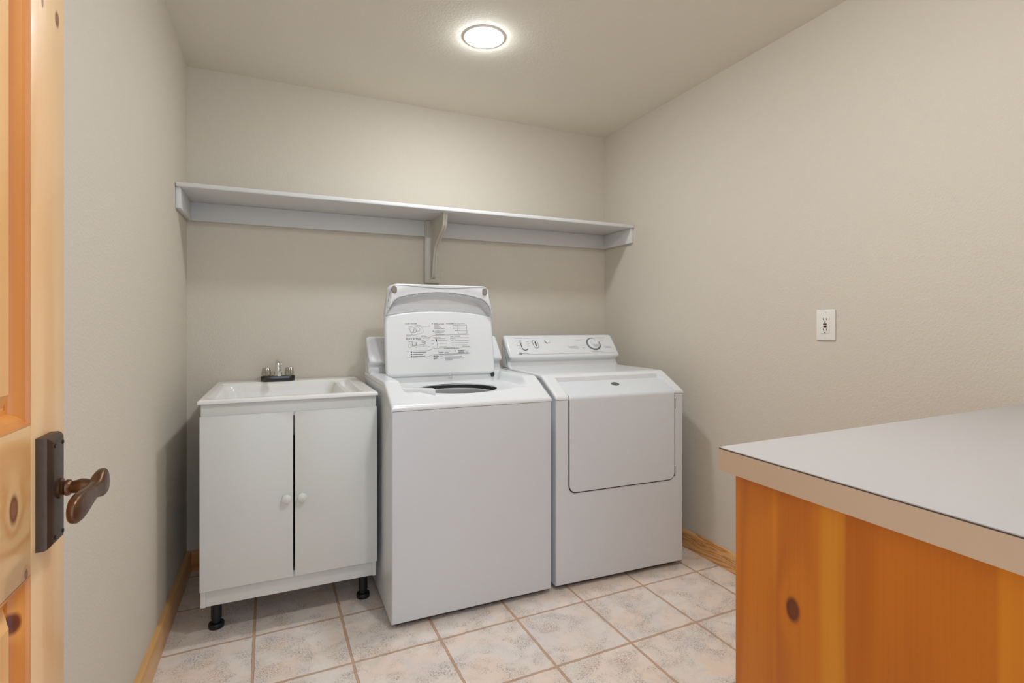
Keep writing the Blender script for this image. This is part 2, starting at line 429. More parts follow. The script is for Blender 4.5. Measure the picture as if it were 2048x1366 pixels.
# ---------------------------------------------------------------- shared appliance shapes
MW = .679
def prof(y):
    """height of the top deck over depth (local y from the front)"""
    if y < 0: return .838
    if y < .15: return .838+y*(.082/.155)
    t = min(1, (y-.15)/.03); z0 = .838+.15*(.082/.155)
    return z0 + (.92-z0)*(1-(1-t)**2)
def deck(name, zf, parent, mt, hole=None, W=MW, D=.665, step=.0055):
    r = .010
    ed = [0, .0008, .0025, .005, .010]
    xs = [e for e in ed]+frange(.014, W-.014, step)+[W-e for e in reversed(ed)]
    ys = [e for e in ed]+frange(.014, D-.01, step)+[D]
    def f(x, y):
        z = zf(x, y); e = min(x, W-x, y)
        if e < r: z -= r-math.sqrt(max(0, r*r-(r-e)**2))
        return (x, y, z)
    b = bmesh.new()
    if hole:
        cx, cy, R = hole
        X = [[None]*len(ys) for _ in xs]
        for i, x in enumerate(xs):
            for j, y in enumerate(ys):
                dx, dy = x-cx, y-cy; d = math.hypot(dx, dy); X[i][j] = (x, y, d < R)
                if abs(d-R) < step*.75:
                    X[i][j] = (cx+dx*R/d, cy+dy*R/d, True)
        V = [[b.verts.new(f(X[i][j][0], X[i][j][1])) for j in range(len(ys))] for i in range(len(xs))]
        for i in range(len(xs)-1):
            for j in range(len(ys)-1):
                q = [(i, j), (i+1, j), (i+1, j+1), (i, j+1)]
                if all(X[a][c][2] for a, c in q): continue
                b.faces.new([V[a][c] for a, c in q])
        bmesh.ops.delete(b, geom=[v for v in b.verts if not v.link_faces], context='VERTS')
        # turn the rim of the hole downward
        es = [e for e in b.edges if len(e.link_faces) == 1 and all(math.hypot(v.co.x-cx, v.co.y-cy) < R+.004 for v in e.verts)]
        ex = bmesh.ops.extrude_edge_only(b, edges=es)
        for v in ex['geom']:
            if isinstance(v, bmesh.types.BMVert): v.co.z -= .003
    else:
        V = grid(b, xs, ys, f)
    ring = [V[0][j] for j in range(len(ys)-1, -1, -1)]+[V[i][0] for i in range(1, len(xs))]+[V[-1][j] for j in range(1, len(ys))]
    low = [b.verts.new((v.co.x, v.co.y, prof(v.co.y)-.019 if v.co.y > .004 else .8225)) for v in ring]
    for i in range(len(ring)-1): b.faces.new((ring[i], low[i], low[i+1], ring[i+1]))
    return obj(name, b, mt, parent, smooth=50)
def body(parent, W=MW, D=.655, open_top=False):
    b = bmesh.new()
    pts = [(.001, .022), (.001, .8205)]+[(y, prof(y)-.0205) for y in frange(.012, .19, .0178)]+[(D, .8995), (D, .022)]
    prism(b, pts, 'x', .001, W-.001)
    es = [e for e in b.edges if (abs(e.verts[0].co.x-e.verts[1].co.x) < 1e-6 and e.verts[0].co.y < .002 and e.verts[1].co.y < .002)
          or (e.verts[0].co.z < .03 and e.verts[1].co.z < .03 and e.verts[0].co.y < .002 and e.verts[1].co.y < .002)]
    bmesh.ops.bevel(b, geom=es, offset=.007, segments=4, profile=.5, affect='EDGES')
    if open_top:
        b.normal_update()
        bmesh.ops.recalc_face_normals(b, faces=b.faces)
        bmesh.ops.delete(b, geom=[f for f in b.faces if f.normal.z > .5 and f.calc_center_median().y > .012], context='FACES')
    o = obj('body', b, M_enamel2, parent)
    for x in (.06, W-.06):
        for y in (.07, D-.07):
            b = bmesh.new(); lathe(b, [(.02, 0), (.02, .012), (.009, .014), (.009, .023)], (x, y, 0), 'z', 16)
            obj('foot', b, M_black, parent)
    obj('underside_shade', B(.02, W-.02, .03, D-.03, .006, .0225), M_dark, parent)  # dark block standing in for the shade under the machine
    return o
CON = [(.548, .9205), (.551, .928), (.563, .943), (.564, .952), (.548, .960), (.5365, .9665), (.533, .974), (.535, .982), (.6195, 1.081), (.628, 1.0875), (.638, 1.089), (.652, 1.087), (.658, 1.08), (.660, 1.06), (.660, .9205)]
def console(parent, W=MW):
    b = bmesh.new()
    cy, cz = .605, 1.0; rings = []
    offs = [(0, .016), (.0015, .009), (.005, .004), (.011, .001), (.018, 0)]
    def ring(x, s):
        out = []; n = len(CON)
        for i, (y, z) in enumerate(CON):
            y0, z0 = CON[i-1]; y1, z1 = CON[(i+1) % n]
            tx, tz = y1-y0, z1-z0; L = math.hypot(tx, tz); nx, nz = -tz/L, tx/L      # inward normal
            if (cy-y)*nx+(cz-z)*nz < 0: nx, nz = -nx, -nz
            yy, zz = y+nx*s, z+nz*s
            if i in (0, len(CON)-1): yy, zz = y+(s if i == 0 else -s*.5), z
            out.append(b.verts.new((x, yy, zz)))
        return out
    for x, s in offs: rings.append(ring(x, s))
    for x, s in reversed(offs): rings.append(ring(W-x, s))
    for A, Bv in zip(rings, rings[1:]):
        for i in range(len(CON)): b.faces.new((A[i], A[(i+1) % len(CON)], Bv[(i+1) % len(CON)], Bv[i]))
    b.faces.new(rings[0]); b.faces.new(rings[-1])
    return obj('control_panel', b, M_enamel, parent, smooth=40)
# frame of the slanted console face: u along x, t up the slope, n out of it
F0 = Vector((0, .5311, .9774)); FU = Vector((0, .0845, .099)).normalized(); FN = Vector((0, -FU.z, FU.y))
def face_mat(x, t, off=.0006):
    p = F0+FU*t+FN*off+Vector((x, 0, 0))
    M = Matrix.Identity(4)
    for r in range(3):
        M[r][0] = (1, 0, 0)[r]; M[r][1] = FU[r]; M[r][2] = FN[r]; M[r][3] = p[r]
    return M
def flat_poly(bm, pts, M, depth=.0004):
    A = [bm.verts.new(M @ Vector((x, y, 0))) for x, y in pts]; Bv = [bm.verts.new(M @ Vector((x, y, depth))) for x, y in pts]
    bm.faces.new(A); bm.faces.new(Bv)
    for i in range(len(pts)): bm.faces.new((A[i], A[(i+1) % len(pts)], Bv[(i+1) % len(pts)], Bv[i]))
def line(bm, p, q, w_, M, depth=.0003):
    p, q = Vector(p), Vector(q); d = (q-p)
    if d.length < 1e-7: return
    d.normalize(); n = Vector((-d.y, d.x))*w_/2
    flat_poly(bm, [tuple(p+n), tuple(p-n), tuple(q-n), tuple(q+n)], M, depth)
def poly(bm, pts, w_, M, close=False):
    for a, c in zip(pts, pts[1:]+([pts[0]] if close else [])): line(bm, a, c, w_, M)
def fake_line(bm, x0, x1, y, h, M, seed=0):
    """illegibly small print: a row of word-long dashes"""
    rr = random.Random(seed+int(y*1e5)+int(x0*1e5)); x = x0
    while x < x1-.001:
        w_ = rr.uniform(.0018, .006); e = min(x+w_, x1)
        line(bm, (x, y), (e, y), h*rr.uniform(.75, 1), M); x = e+.0011

def knob_dial(parent, x, t, W=MW):
    M = face_mat(x, t, .0002)
    def disc(name, prof_, mt, p, n=48, M=M):
        b = bmesh.new(); lathe(b, prof_, n=n); b.transform(M); return obj(name, b, mt, p)
    d = disc('dial', [(.0445, 0), (.0445, .0022), (.043, .0032), (0, .0032)], M_dial, parent)
    disc('dial_skirt', [(.0362, .0032), (.0355, .0062), (.030, .0085), (0, .0085)], M_enamel, d)
    kb = disc('dial_knob', [(.0235, .008), (.0228, .022), (.0205, .0255), (0, .0262)], M_enamel, d)
    b = bmesh.new()
    for k in range(40):
        a = math.radians(k*9)
        if k % 3 == 0: line(b, (.0375*math.cos(a), .0375*math.sin(a)), (.0425*math.cos(a), .0425*math.sin(a)), .0009, M @ Matrix.Translation((0, 0, .0034)))
    obj('dial_marks', b, M_printd, d)
    b = bmesh.new(); line(b, (0, .004), (0, .020), .0022, M @ Matrix.Translation((0, 0, .0262))); b2 = obj('pointer', b, M_dial, d)

# ---------------------------------------------------------------- washing machine
WM = thing('washing_machine', 'white top-loading washing machine with its lid standing open', 'washing machine', (.385, 1.9645, 0))
body(WM, open_top=True)
HC = (.335, .232, .172)
def wdeck(x, y):
    z = prof(y)
    # lid recess
    cx, cy, hx, hy, rad = .3385, .242, .281, .228, .035
    qx = abs(x-cx)-hx+rad; qy = abs(y-cy)-hy+rad
    d = rad-(math.hypot(max(qx, 0), max(qy, 0))+min(max(qx, qy), 0))
    dc = math.hypot(x-HC[0], y-HC[1])
    floor_ = .880-.011*(1-sstep(HC[2], HC[2]+.10, dc))-.010*sstep(.38, .46, y)
    t = sstep(0, .020-.012*sstep(.40, .44, y), d)
    return z if floor_ > z else z+(floor_-z)*t
deck('top_deck', wdeck, WM, M_enamel, hole=HC, step=.005)
b = bmesh.new()
lathe(b, [(.1735, .8695), (.1745, .840), (.168, .840)], (HC[0], HC[1], 0), 'z', 64)
fs = [f for f in b.faces if len(f.verts) > 4]; bmesh.ops.delete(b, geom=fs, context='FACES_ONLY')
obj('gasket', b, M_dark, WM)
b = bmesh.new()
lathe(b, [(.174, .842), (.168, .849), (.158, .8515), (.152, .848), (.149, .835), (.150, .815), (.20, .79), (.205, .45), (.19, .43), (0, .43)], (HC[0], HC[1], 0), 'z', 64)
fs = [f for f in b.faces if len(f.verts) > 40]; bmesh.ops.delete(b, geom=fs, context='FACES_ONLY')
obj('tub', b, M_tubgrey, WM)
# bleach dispenser at the front left of the well
b = bmesh.new(); prism(b, [(.068, .105), (.185, .055), (.185, .088), (.10, .165), (.068, .175)], 'z', .865, .893, .003, 2)
obj('bleach_dispenser', b, M_enamel, WM)
console(WM)
b = bmesh.new()
for k, xx in enumerate((.07, .11, .20, .30, .42)): fake_line(b, xx, xx+.03, .108, .0018, face_mat(0, 0), k)
line(b, (.10, .013), (.60, .013), .0009, face_mat(0, 0))
obj('panel_printing', b, M_printl, WM)
knob_dial(WM, .545, .07)

# lid, built in its own frame: s across, t up, d towards the viewer
lean = math.radians(10)
LU = Vector((0, math.sin(lean), math.cos(lean))); LN = Vector((0, -math.cos(lean), math.sin(lean)))
L0 = Vector((.3345, .450, .908))
LM = Matrix.Identity(4)
for r_ in range(3):
    LM[r_][0] = (1, 0, 0)[r_]; LM[r_][1] = LU[r_]; LM[r_][2] = LN[r_]; LM[r_][3] = L0[r_]
TT = .432
def half(t):
    h = .2695-.0135*sstep(.27, .43, t)
    r = .028
    if t > TT-r: h -= r-math.sqrt(max(0, r*r-(t-(TT-r))**2))
    r2 = .016
    if t < r2: h -= r2-math.sqrt(max(0, r2*r2-(r2-t)**2))
    return h
def archt(s):
    a = abs(s); return .392-.028*(a/.2)**2-(15*(a-.2)**2 if a > .2 else 0)
def lid_d(s, t, w_):
    e = min(w_-abs(s), TT-t if t > .05 else 9, t if t < .05 else 9)
    ta = archt(s)
    up = sstep(-.003, .004, t-ta)
    # the nose of the lid: forward and sloping
    sd = sstep(0, .022, w_-abs(s))
    nose = .012+.024*sd+.010*sstep(0, .05, t-ta)
    # hollow between the flat panel and the nose
    tp = .307-.012*(abs(s)/.2)**2.5
    panel = -.028*sstep(-.002, .010, t-tp)*sstep(0, .02, w_-abs(s))
    d = panel*(1-up)+nose*up
    sidew = .009
    if e < sidew and up < .5: d = d-.004*sstep(sidew, .002, e)
    if e < .006: d -= (.006-math.sqrt(max(0, .036e-3-(.006-e)**2)))*1.0
    # lower side bosses where the arch meets the panel
    return d
ts = [0, .0008, .0025, .005, .008]+frange(.012, .27, .008)+frange(.273, .40, .0028)+frange(.4025, TT-.006, .004)+[TT-.004, TT-.002, TT-.0008, TT]
us = [0, .004, .010, .018, .028, .038]+frange(.05, .95, .016)+[.962, .972, .982, .990, .996, 1]
b = bmesh.new(); front = []; back = []
for t in ts:
    w_ = half(t); fr = []; bk = []
    for u in us:
        s = (2*u-1)*w_
        d = lid_d(s, t, w_)
        top = sstep(.30, .42, t); bt_ = sstep(.05, 0, t)
        fr.append(b.verts.new(LM @ Vector((s, t, d))))
        bk.append(b.verts.new(LM @ Vector((s*.995, t, -.034+.036*top*top+.020*bt_))))
    front.append(fr); back.append(bk)
nu = len(us)
for i in range(len(ts)-1):
    for j in range(nu-1):
        b.faces.new((front[i][j], front[i][j+1], front[i+1][j+1], front[i+1][j]))
        b.faces.new((back[i][j], back[i+1][j], back[i+1][j+1], back[i][j+1]))
    b.faces.new((front[i][0], front[i+1][0], back[i+1][0], back[i][0]))
    b.faces.new((front[i][-1], back[i][-1], back[i+1][-1], front[i+1][-1]))
for j in range(nu-1):
    b.faces.new((front[0][j], back[0][j], back[0][j+1], front[0][j+1]))
    b.faces.new((front[-1][j], front[-1][j+1], back[-1][j+1], back[-1][j]))
lid = obj('lid', b, M_enamel, WM, smooth=55)
# seam between inner liner and outer shell of the lid
b = bmesh.new()
seam = []
for k in range(41):
    s = -.243+.486*k/40
    a = abs(s)
    t = .4235-.008*math.exp(-(s/.13)**2)
    if a > .218: t -= .0255-math.sqrt(max(0, .0255**2-(a-.218)**2))
    seam.append((s, t))
seam = [(-.2585, .315), (-.2545, .355), (-.2465, .392)]+seam+[(.2465, .392), (.2545, .355), (.2585, .315)]
P = [LM @ Vector((s, t, lid_d(s, t, half(t))+.0002)) for s, t in seam]
tube(b, P, .0011, 6)
P = []
for k in range(61):
    s = -.252+.504*k/60; t = archt(s)+.003; P.append(LM @ Vector((s, t, lid_d(s, t+.002, half(t))-.001)))
tube(b, P, .0013, 6)
obj('liner_seam', b, M_dial, lid)
for s in (-.2285, .2205):
    b = bmesh.new(); prism(b, rrect(.0125, .0175, .0115), 'z', 0, .010, .003, 3)
    b.transform(LM @ Matrix.Translation((s, .4020, .0385))); o = obj('bumper', b, M_bump, lid)
b = bmesh.new(); box(b, -.006, .012, -.004, .0005, -.002, .004, .0006); box(b, .006, .009, -.016, -.002, -.002, .002, .0006)
b.transform(LM @ Matrix.Translation((.035, 0, .001))); obj('latch_pin', b, M_chrome, lid)
# hinges
for s in (-.262, .256):
    b = bmesh.new(); box(b, -.006, .008, -.016, .014, -.020, -.004, .002); b.transform(LM @ Matrix.Translation((s, 0, 0)))
    obj('hinge', b, M_dark, lid)

# printed instructions on the inside of the lid
ML = LM @ Matrix.Translation((0, 0, .0004))
g = bmesh.new(); k_ = bmesh.new(); lt = bmesh.new()
def T(bm, s, x, y, size, bold=.00, sx=1.0): text_into(bm, s, size, ML @ Matrix.Translation((x, y, .0003)), bold=bold, sx=sx)
T(g, 'LOAD WASHER', -.1744, .2460, .0083, sx=.98); T(g, 'SELECT SETTINGS', -.174, .1722, .0092, bold=.0001)
T(g, 'SORT', -.036, .2463, .0085, bold=.0001); T(lt, 'CLOTHES', -.018, .2463, .0078)
T(g, 'WATER', .0345, .2463, .0085, bold=.0001); T(lt, 'LEVEL SELECTIONS', .060, .2463, .0078, sx=.95)
T(g, 'LOAD', -.033, .2095, .0078); T(lt, 'MACHINE', -.015, .2095, .0075)
T(g, 'TEMPERATURE', -.042, .1785, .0060, sx=.95); T(g, 'FABRIC SOFTENER', .043, .1840, .0062)
T(g, 'FOR MORE INFORMATION', .0088, .1245, .0062, bold=.00008, sx=1.02)
T(k_, 'FOR YOUR', -.0450, .0885, .0072, bold=.0003, sx=.72); T(k_, 'SAFETY', -.0450, .0765, .0105, bold=.0003, sx=.66)
for (x, y) in ((-.043, .2490), (.0295, .2490), (-.0405, .2120)): flat_poly(k_, [(x+.0022*math.cos(a), y+.0022*math.sin(a)) for a in (0, 1.05, 2.1, 3.14, 4.2, 5.2)], ML)
for y in (.1118, .1020, .0923): flat_poly(k_, [(-.1525, y-.0027), (-.1470, y-.0027), (-.1470, y+.0027), (-.1525, y+.0027)], ML)
for y, e in ((.1118, -.078), (.1020, -.093), (.0923, -.086)): fake_line(g, -.1425, e, y, .0030, ML, 3)
for i_, (y, x0, x1) in enumerate(((.2445, -.034, .015), (.2395, -.034, -.010), (.2345, -.034, -.004), (.2290, -.034, .002), (.2240, -.034, .018), (.2045, -.032, .010), (.1995, -.032, .0), (.1955, -.030, .016),
                    (.2355, -.089, -.052), (.1945, -.172, -.142), (.1895, -.172, -.148), (.1905, -.098, -.078), (.1860, -.100, -.070), (.1790, -.092, -.058), (.1705, -.092, -.06), (.1370, -.092, -.058),
                    (.1660, -.051, -.038), (.1500, -.051, -.038), (.1345, -.048, -.036), (.1670, -.018, .026), (.1520, -.012, .026), (.1355, -.014, .024), (.1755, -.034, .018),
                    (.1790, .043, .139), (.1740, .043, .068), (.1645, .046, .060), (.1645, .066, .138), (.1540, .046, .062), (.1540, .066, .136), (.1430, .048, .060), (.1430, .066, .128), (.1365, .103, .140),
                    (.1150, -.022, .040), (.1000, .010, .022), (.0990, -.014, .110), (.0945, .010, .052), (.0910, -.012, .002), (.0870, .010, .098), (.0830, .010, .114), (.0800, -.012, .004), (.0775, .012, .108), (.0735, .012, .050), (.0695, .012, .050),
                    (.1000, .112, .135), (.1130, .118, .134), (.1070, .118, .134))):
    fake_line(lt, x0, x1, y, .0022, ML, i_)
for y in (.1162, .1118, .1072): fake_line(k_ if y != .1118 else g, .080, .112, y, .0030, ML, 9)
fake_line(k_, -.018, .008, .1075, .0042, ML, 4); fake_line(g, .014, .032, .1075, .0028, ML, 5)
# wavy dividers
poly(g, [(-.175, .1811), (-.068, .1811), (-.058, .1835), (-.042, .1915), (-.034, .1927), (.141, .1944)], .0008, ML)
poly(g, [(-.171, .1177), (-.072, .1186), (-.060, .1210), (-.046, .1275), (-.038, .1292), (.1455, .1329)], .0008, ML)
poly(g, [(-.171, .0878), (-.072, .0897), (-.060, .0925), (-.046, .0985), (-.038, .1001), (.1436, .1018)], .0007, ML)
# washer tub diagram
poly(g, [(.0845, .2411), (.0850, .2050), (.0885, .1985), (.0930, .1978), (.1280, .1990), (.1315, .2014), (.1303, .2411)], .0011, ML)
for y in (.2375, .2260, .2145):
    poly(g, [(.085+.0456*i/12, y+(.0009 if i % 2 else 0)) for i in range(13)], .0009, ML)
for y in (.2375, .2262): fake_line(g, .059, .081, y, .0030, ML, 6)
fake_line(g, .068, .083, .2145, .0026, ML, 7)
# loading sketch
poly(g, [(-.1608, .2298), (-.1068, .2432), (-.098, .236), (-.0893, .2200), (-.0893, .205), (-.098, .2015), (-.1413, .1919), (-.150, .2090)], .0007, ML, True)
poly(g, [(-.1545, .2255), (-.1150, .2345), (-.104, .222), (-.106, .214), (-.144, .2055)], .0007, ML, True)
poly(g, [(-.128+.0058*math.cos(i*.63), .2215+.0045*math.sin(i*.63)) for i in range(10)], .0009, ML, True)
poly(g, [(-.133, .2215), (-.134, .213), (-.144, .2065)], .0014, ML); poly(g, [(-.1235, .219), (-.1215, .2105), (-.127, .207), (-.138, .206)], .0012, ML)
poly(g, [(-.110, .2385), (-.105, .2335), (-.102, .238)], .0012, ML)
# control panel sketch
poly(g, [(-.1658, .1612), (-.0933, .1669), (-.082, .1600), (-.0806, .1489), (-.147, .1405), (-.149, .1347), (-.1620, .1347)], .0007, ML, True)
poly(g, [(-.156, .1565), (-.152, .1400)], .0006, ML); poly(g, [(-.149, .1405), (-.081, .1520)], .0006, ML); poly(g, [(-.13, .134), (-.07, .1445)], .0006, ML)
for x in (-.146, -.128):
    for j in range(4): line(g, (x, .1575-.004*j), (x+.006, .158-.004*j), .0016, ML)
poly(g, [(-.0925+.005*math.cos(i*.7), .1605+.005*math.sin(i*.7)) for i in range(9)], .0012, ML, True)
poly(g, [(-.090, .156), (-.080, .162), (-.072, .1655)], .0012, ML)
# thermometer
flat_poly(k_, [(-.0295, .1735), (-.0245, .1735), (-.0235, .1610), (-.0300, .1610)], ML)
poly(g, [(-.0300, .1610), (-.0290, .1450), (-.0310, .1390), (-.0290, .1345), (-.0240, .1345), (-.0215, .1390), (-.0235, .1450), (-.0235, .1610)], .0008, ML)
# telephone mark
poly(k_, [(.0630, .1190), (.0655, .1165), (.0650, .1120), (.0680, .1085)], .0013, ML); line(k_, (.0615, .1185), (.0635, .1195), .002, ML)
poly(lt, [(.1145, .1190), (.1160, .1170), (.1150, .1100), (.1165, .1080)], .0006, ML)
for f in g.faces: f.material_index = 0
for idx, extra in ((1, k_), (2, lt)):
    tmp = bpy.data.meshes.new('tmp')
    for f in extra.faces: f.material_index = idx
    extra.to_mesh(tmp); extra.free(); g.from_mesh(tmp); bpy.data.meshes.remove(tmp)
pr = obj('printed_instructions', g, M_print, lid, smooth=0); pr.data.materials.append(M_printd); pr.data.materials.append(M_printl)

# ---------------------------------------------------------------- dryer
DR = thing('clothes_dryer', 'white front-loading dryer with a square door, beside the right wall', 'dryer', (1.0875, 1.9695, 0), math.radians(-2.0))
body(DR)
DX0, DX1 = .060, .6275
def ddeck(x, y):
    z = prof(y)
    if y < .128 and DX0-.0 < x < DX1+.0:
        ex = min(x-(DX0-.0), DX1-x)
        z -= .030*sstep(0, .006, ex)*sstep(.130, .124, y)
    return z
dk = deck('top_deck', ddeck, DR, M_enamel, step=.0052)
console(DR)
# door: a slab that runs up the front and folds back over the sloping top
path = [(-.0035, z) for z in frange(.4185, .822, .0125)]
ang = math.atan(.0465/.108)
cz = .8215; R = .017; cy0 = -.0035+R
for k in range(1, 9):
    a = (math.pi/2-ang)*k/8
    path.append((cy0-R*math.cos(a), cz+.0015+R*math.sin(a)))
py, pz = path[-1]; Lr = .112/math.cos(ang)*1.0
for k in range(1, 16): path.append((py+math.cos(ang)*Lr*k/15*.98, pz+math.sin(ang)*Lr*k/15*.98))
acc = [0]
for p, q in zip(path, path[1:]): acc.append(acc[-1]+math.hypot(q[0]-p[0], q[1]-p[1]))
def resample(s):
    for i in range(len(acc)-1):
        if s <= acc[i+1]+1e-9:
            f = (s-acc[i])/max(1e-9, acc[i+1]-acc[i]); p, q = path[i], path[i+1]
            d = Vector((q[0]-p[0], q[1]-p[1])).normalized()
            return (p[0]+(q[0]-p[0])*f, p[1]+(q[1]-p[1])*f, d)
    p, q = path[-2], path[-1]; return (q[0], q[1], Vector((q[0]-p[0], q[1]-p[1])).normalized())
Ltot = acc[-1]
def door_mesh(x0, x1, grow, out, back, rb=.032, rt=.014, er=.0035):
    b = bmesh.new(); cx, hw = (x0+x1)/2, (x1-x0)/2
    ss = [0, .0008, .0022, .004, .007]+frange(.011, rb, .004)+frange(rb+.01, Ltot-rt-.004, .006)+frange(Ltot-rt, Ltot-.004, .003)+[Ltot-.0022, Ltot-.0008, Ltot]
    fr, bk = [], []
    for s in ss:
        y, z, d = resample(s); nrm = Vector((-d.y, d.x))  # outward: to the front / up
        h = hw
        if s < rb: h -= rb-math.sqrt(max(0, rb*rb-(rb-s)**2))
        if s > Ltot-rt: h -= rt-math.sqrt(max(0, rt*rt-(s-(Ltot-rt))**2))
        r1, r2 = [], []
        for u in [0, .0008, .0022, .004, .008]+[None]*0:
            pass
        cols = [-h, -h+.0008, -h+.0022, -h+.004]+[(-h+.006)+(2*h-.012)*i/10 for i in range(11)]+[h-.004, h-.0022, h-.0008, h]
        for x in cols:
            e = min(h-abs(x), s, Ltot-s); dd = 0
            if e < er: dd = er-math.sqrt(max(0, er*er-(er-e)**2))
            o = out-dd
            r1.append(b.verts.new((cx+x, y+nrm.x*o, z+nrm.y*o))); r2.append(b.verts.new((cx+x, y-nrm.x*back, z-nrm.y*back)))
        fr.append(r1); bk.append(r2)
    m = len(fr[0])
    for i in range(len(ss)-1):
        for j in range(m-1):
            b.faces.new((fr[i][j], fr[i][j+1], fr[i+1][j+1], fr[i+1][j])); b.faces.new((bk[i][j], bk[i+1][j], bk[i+1][j+1], bk[i][j+1]))
        b.faces.new((fr[i][0], fr[i+1][0], bk[i+1][0], bk[i][0])); b.faces.new((fr[i][-1], bk[i][-1], bk[i+1][-1], fr[i+1][-1]))
    for j in range(m-1):
        b.faces.new((fr[0][j], bk[0][j], bk[0][j+1], fr[0][j+1])); b.faces.new((fr[-1][j], fr[-1][j+1], bk[-1][j+1], bk[-1][j]))
    return b
dd = obj('door', door_mesh(DX0+.004, DX1-.004, 0, .0025, .003), M_enamel2, DR, smooth=50)
# thin dark frame standing in for the shade in the gap round the door
b = bmesh.new()
out = [(DX0, .8205)]+[(DX0+.034-.034*math.cos(math.radians(a)), .414+.034-.034*math.sin(math.radians(a))) for a in range(0, 91, 10)]
out += [(DX1-.034+.034*math.sin(math.radians(a)), .414+.034-.034*math.cos(math.radians(a))) for a in range(0, 91, 10)]+[(DX1, .8205)]
inn = [(x+(.3438-x)*.03, z+(.64-z)*.04) for x, z in out]
for y in (.0012, -.0006):
    pass
O1 = [b.verts.new((x, -.0007, z)) for x, z in out]; I1 = [b.verts.new((x, -.0007, z)) for x, z in inn]
O2 = [b.verts.new((x, .002, z)) for x, z in out]; I2 = [b.verts.new((x, .002, z)) for x, z in inn]
for i in range(len(out)-1):
    b.faces.new((O1[i], O1[i+1], I1[i+1], I1[i])); b.faces.new((O1[i], O2[i], O2[i+1], O1[i+1]))
obj('door_gap_shade', b, M_dark, DR)
for z in (.775, .455):
    b = B(DX1-.003, DX1+.003, -.0035, .002, z-.024, z+.024, .0012); obj('hinge', b, mat('hinge_grey', lin((130, 128, 124)), .4, .5), DR)
# badge on the sloping part of the door
yb_, zb_ = py+math.cos(ang)*.076, pz+math.sin(ang)*.076
BU = Vector((0, math.cos(ang), math.sin(ang))); BN = Vector((0, -math.sin(ang), math.cos(ang)))
MB = Matrix.Identity(4)
c_ = Vector((.347, yb_, zb_))+BN*.0026
for r_ in range(3): MB[r_][0] = (1, 0, 0)[r_]; MB[r_][1] = BU[r_]; MB[r_][2] = BN[r_]; MB[r_][3] = c_[r_]
b = bmesh.new(); prism(b, [(.0205*math.cos(i*math.pi/20), .0155*math.sin(i*math.pi/20)) for i in range(40)], 'z', 0, .0016, .0006, 2); b.transform(MB)
bdg = obj('badge', b, M_badge, dd)
b = bmesh.new()
poly(b, [(.0165*math.cos(i*math.pi/16), .012*math.sin(i*math.pi/16)) for i in range(32)], .0009, MB @ Matrix.Translation((0, 0, .0016)), True)
poly(b, [(-.007, -.005), (-.005, .006), (0, -.001), (.005, .006), (.007, -.005)], .0016, MB @ Matrix.Translation((0, 0, .0016)))
obj('badge_relief', b, M_printl, bdg)

# dryer controls
def stadium(w_, h_, n=10): return rrect(w_, h_, min(w_, h_)*.999, n)
def rot(pts, a): return [(x*math.cos(a)-y*math.sin(a), x*math.sin(a)+y*math.cos(a)) for x, y in pts]
def control(name, x, t, w_, h_, a, ringw, hgt, mt_ring, slot=False, arc=None):
    M = face_mat(x, t, .0003) @ Matrix.Rotation(a, 4, 'Z')
    b = bmesh.new(); prism(b, stadium(w_, h_), 'z', -.001, hgt, .0012, 3); b.transform(M)
    o = obj(name, b, M_enamel, DR)
    b = bmesh.new()
    P = stadium(w_+ringw*.5, h_+ringw*.5)
    n = len(P)
    for i in range(n):
        p, q = P[i], P[(i+1) % n]
        if arc and not arc(*p): continue
        line(b, p, q, ringw, M, .0007)
    if b.verts: obj('button_outline', b, mt_ring, o)
    else: b.free()
    if slot:
        b = bmesh.new(); flat_poly(b, rrect(.0038, .0155, .0015, 3), M @ Matrix.Translation((0, 0, hgt)), .0005); obj('slot', b, M_printd, o)
    return o
control('selector_button', .101, .080, .0145, .0345, 0, .0042, .0040, M_print, arc=lambda x, y: x < .004 and (x < -.009 or y < 0) or y < -.028)
control('rocker_switch', .172, .085, .0135, .0270, 0, .0024, .0018, M_print, slot=True)
control('start_button', .250, .103, .0150,   .0140, 0, .0036, .0040, M_print, arc=lambda x, y: x-y < .010 and (y < .006))
knob_dial(DR, .533, .079)
b = bmesh.new(); Fm = face_mat(0, 0, .0007)
for i_, (x0, x1, t) in enumerate(((.055, .078, .107), (.058, .078, .092), (.060, .078, .075), (.062, .082, .054), (.120, .134, .102), (.120, .136, .086), (.121, .134, .072),
                    (.148, .154, .100), (.148, .155, .085), (.058, .105, .1265), (.110, .160, .1265), (.164, .205, .1265), (.232, .262, .1275),
                    (.430, .462, .108), (.442, .470, .072), (.452, .472, .052), (.360, .425, .064), (.366, .430, .056), (.372, .428, .048), (.505, .548, .0225), (.555, .575, .0225),
                    (.594, .640, .060), (.596, .645, .050), (.560, .630, .124), (.585, .610, .108))):
    fake_line(b, x0, x1, t, .0020, Fm, i_)
line(b, (.108, .0150), (.652, .0150), .0010, Fm)
obj('panel_printing', b, M_printl, DR)
b = bmesh.new()
poly(b, [(.060, .0155), (.060, .0275), (.072, .0275), (.072, .0155)], .0022, Fm, True); poly(b, [(.063, .018), (.064, .025), (.066, .020), (.068, .025), (.069, .018)], .0012, Fm)
obj('maker_mark', b, M_printd, DR)
b = bmesh.new(); text_into(b, 'MAYTAG', .0105, face_mat(.0765, .0178, .001), sx=.9)
obj('maker_lettering', b, M_print, DR, smooth=0)

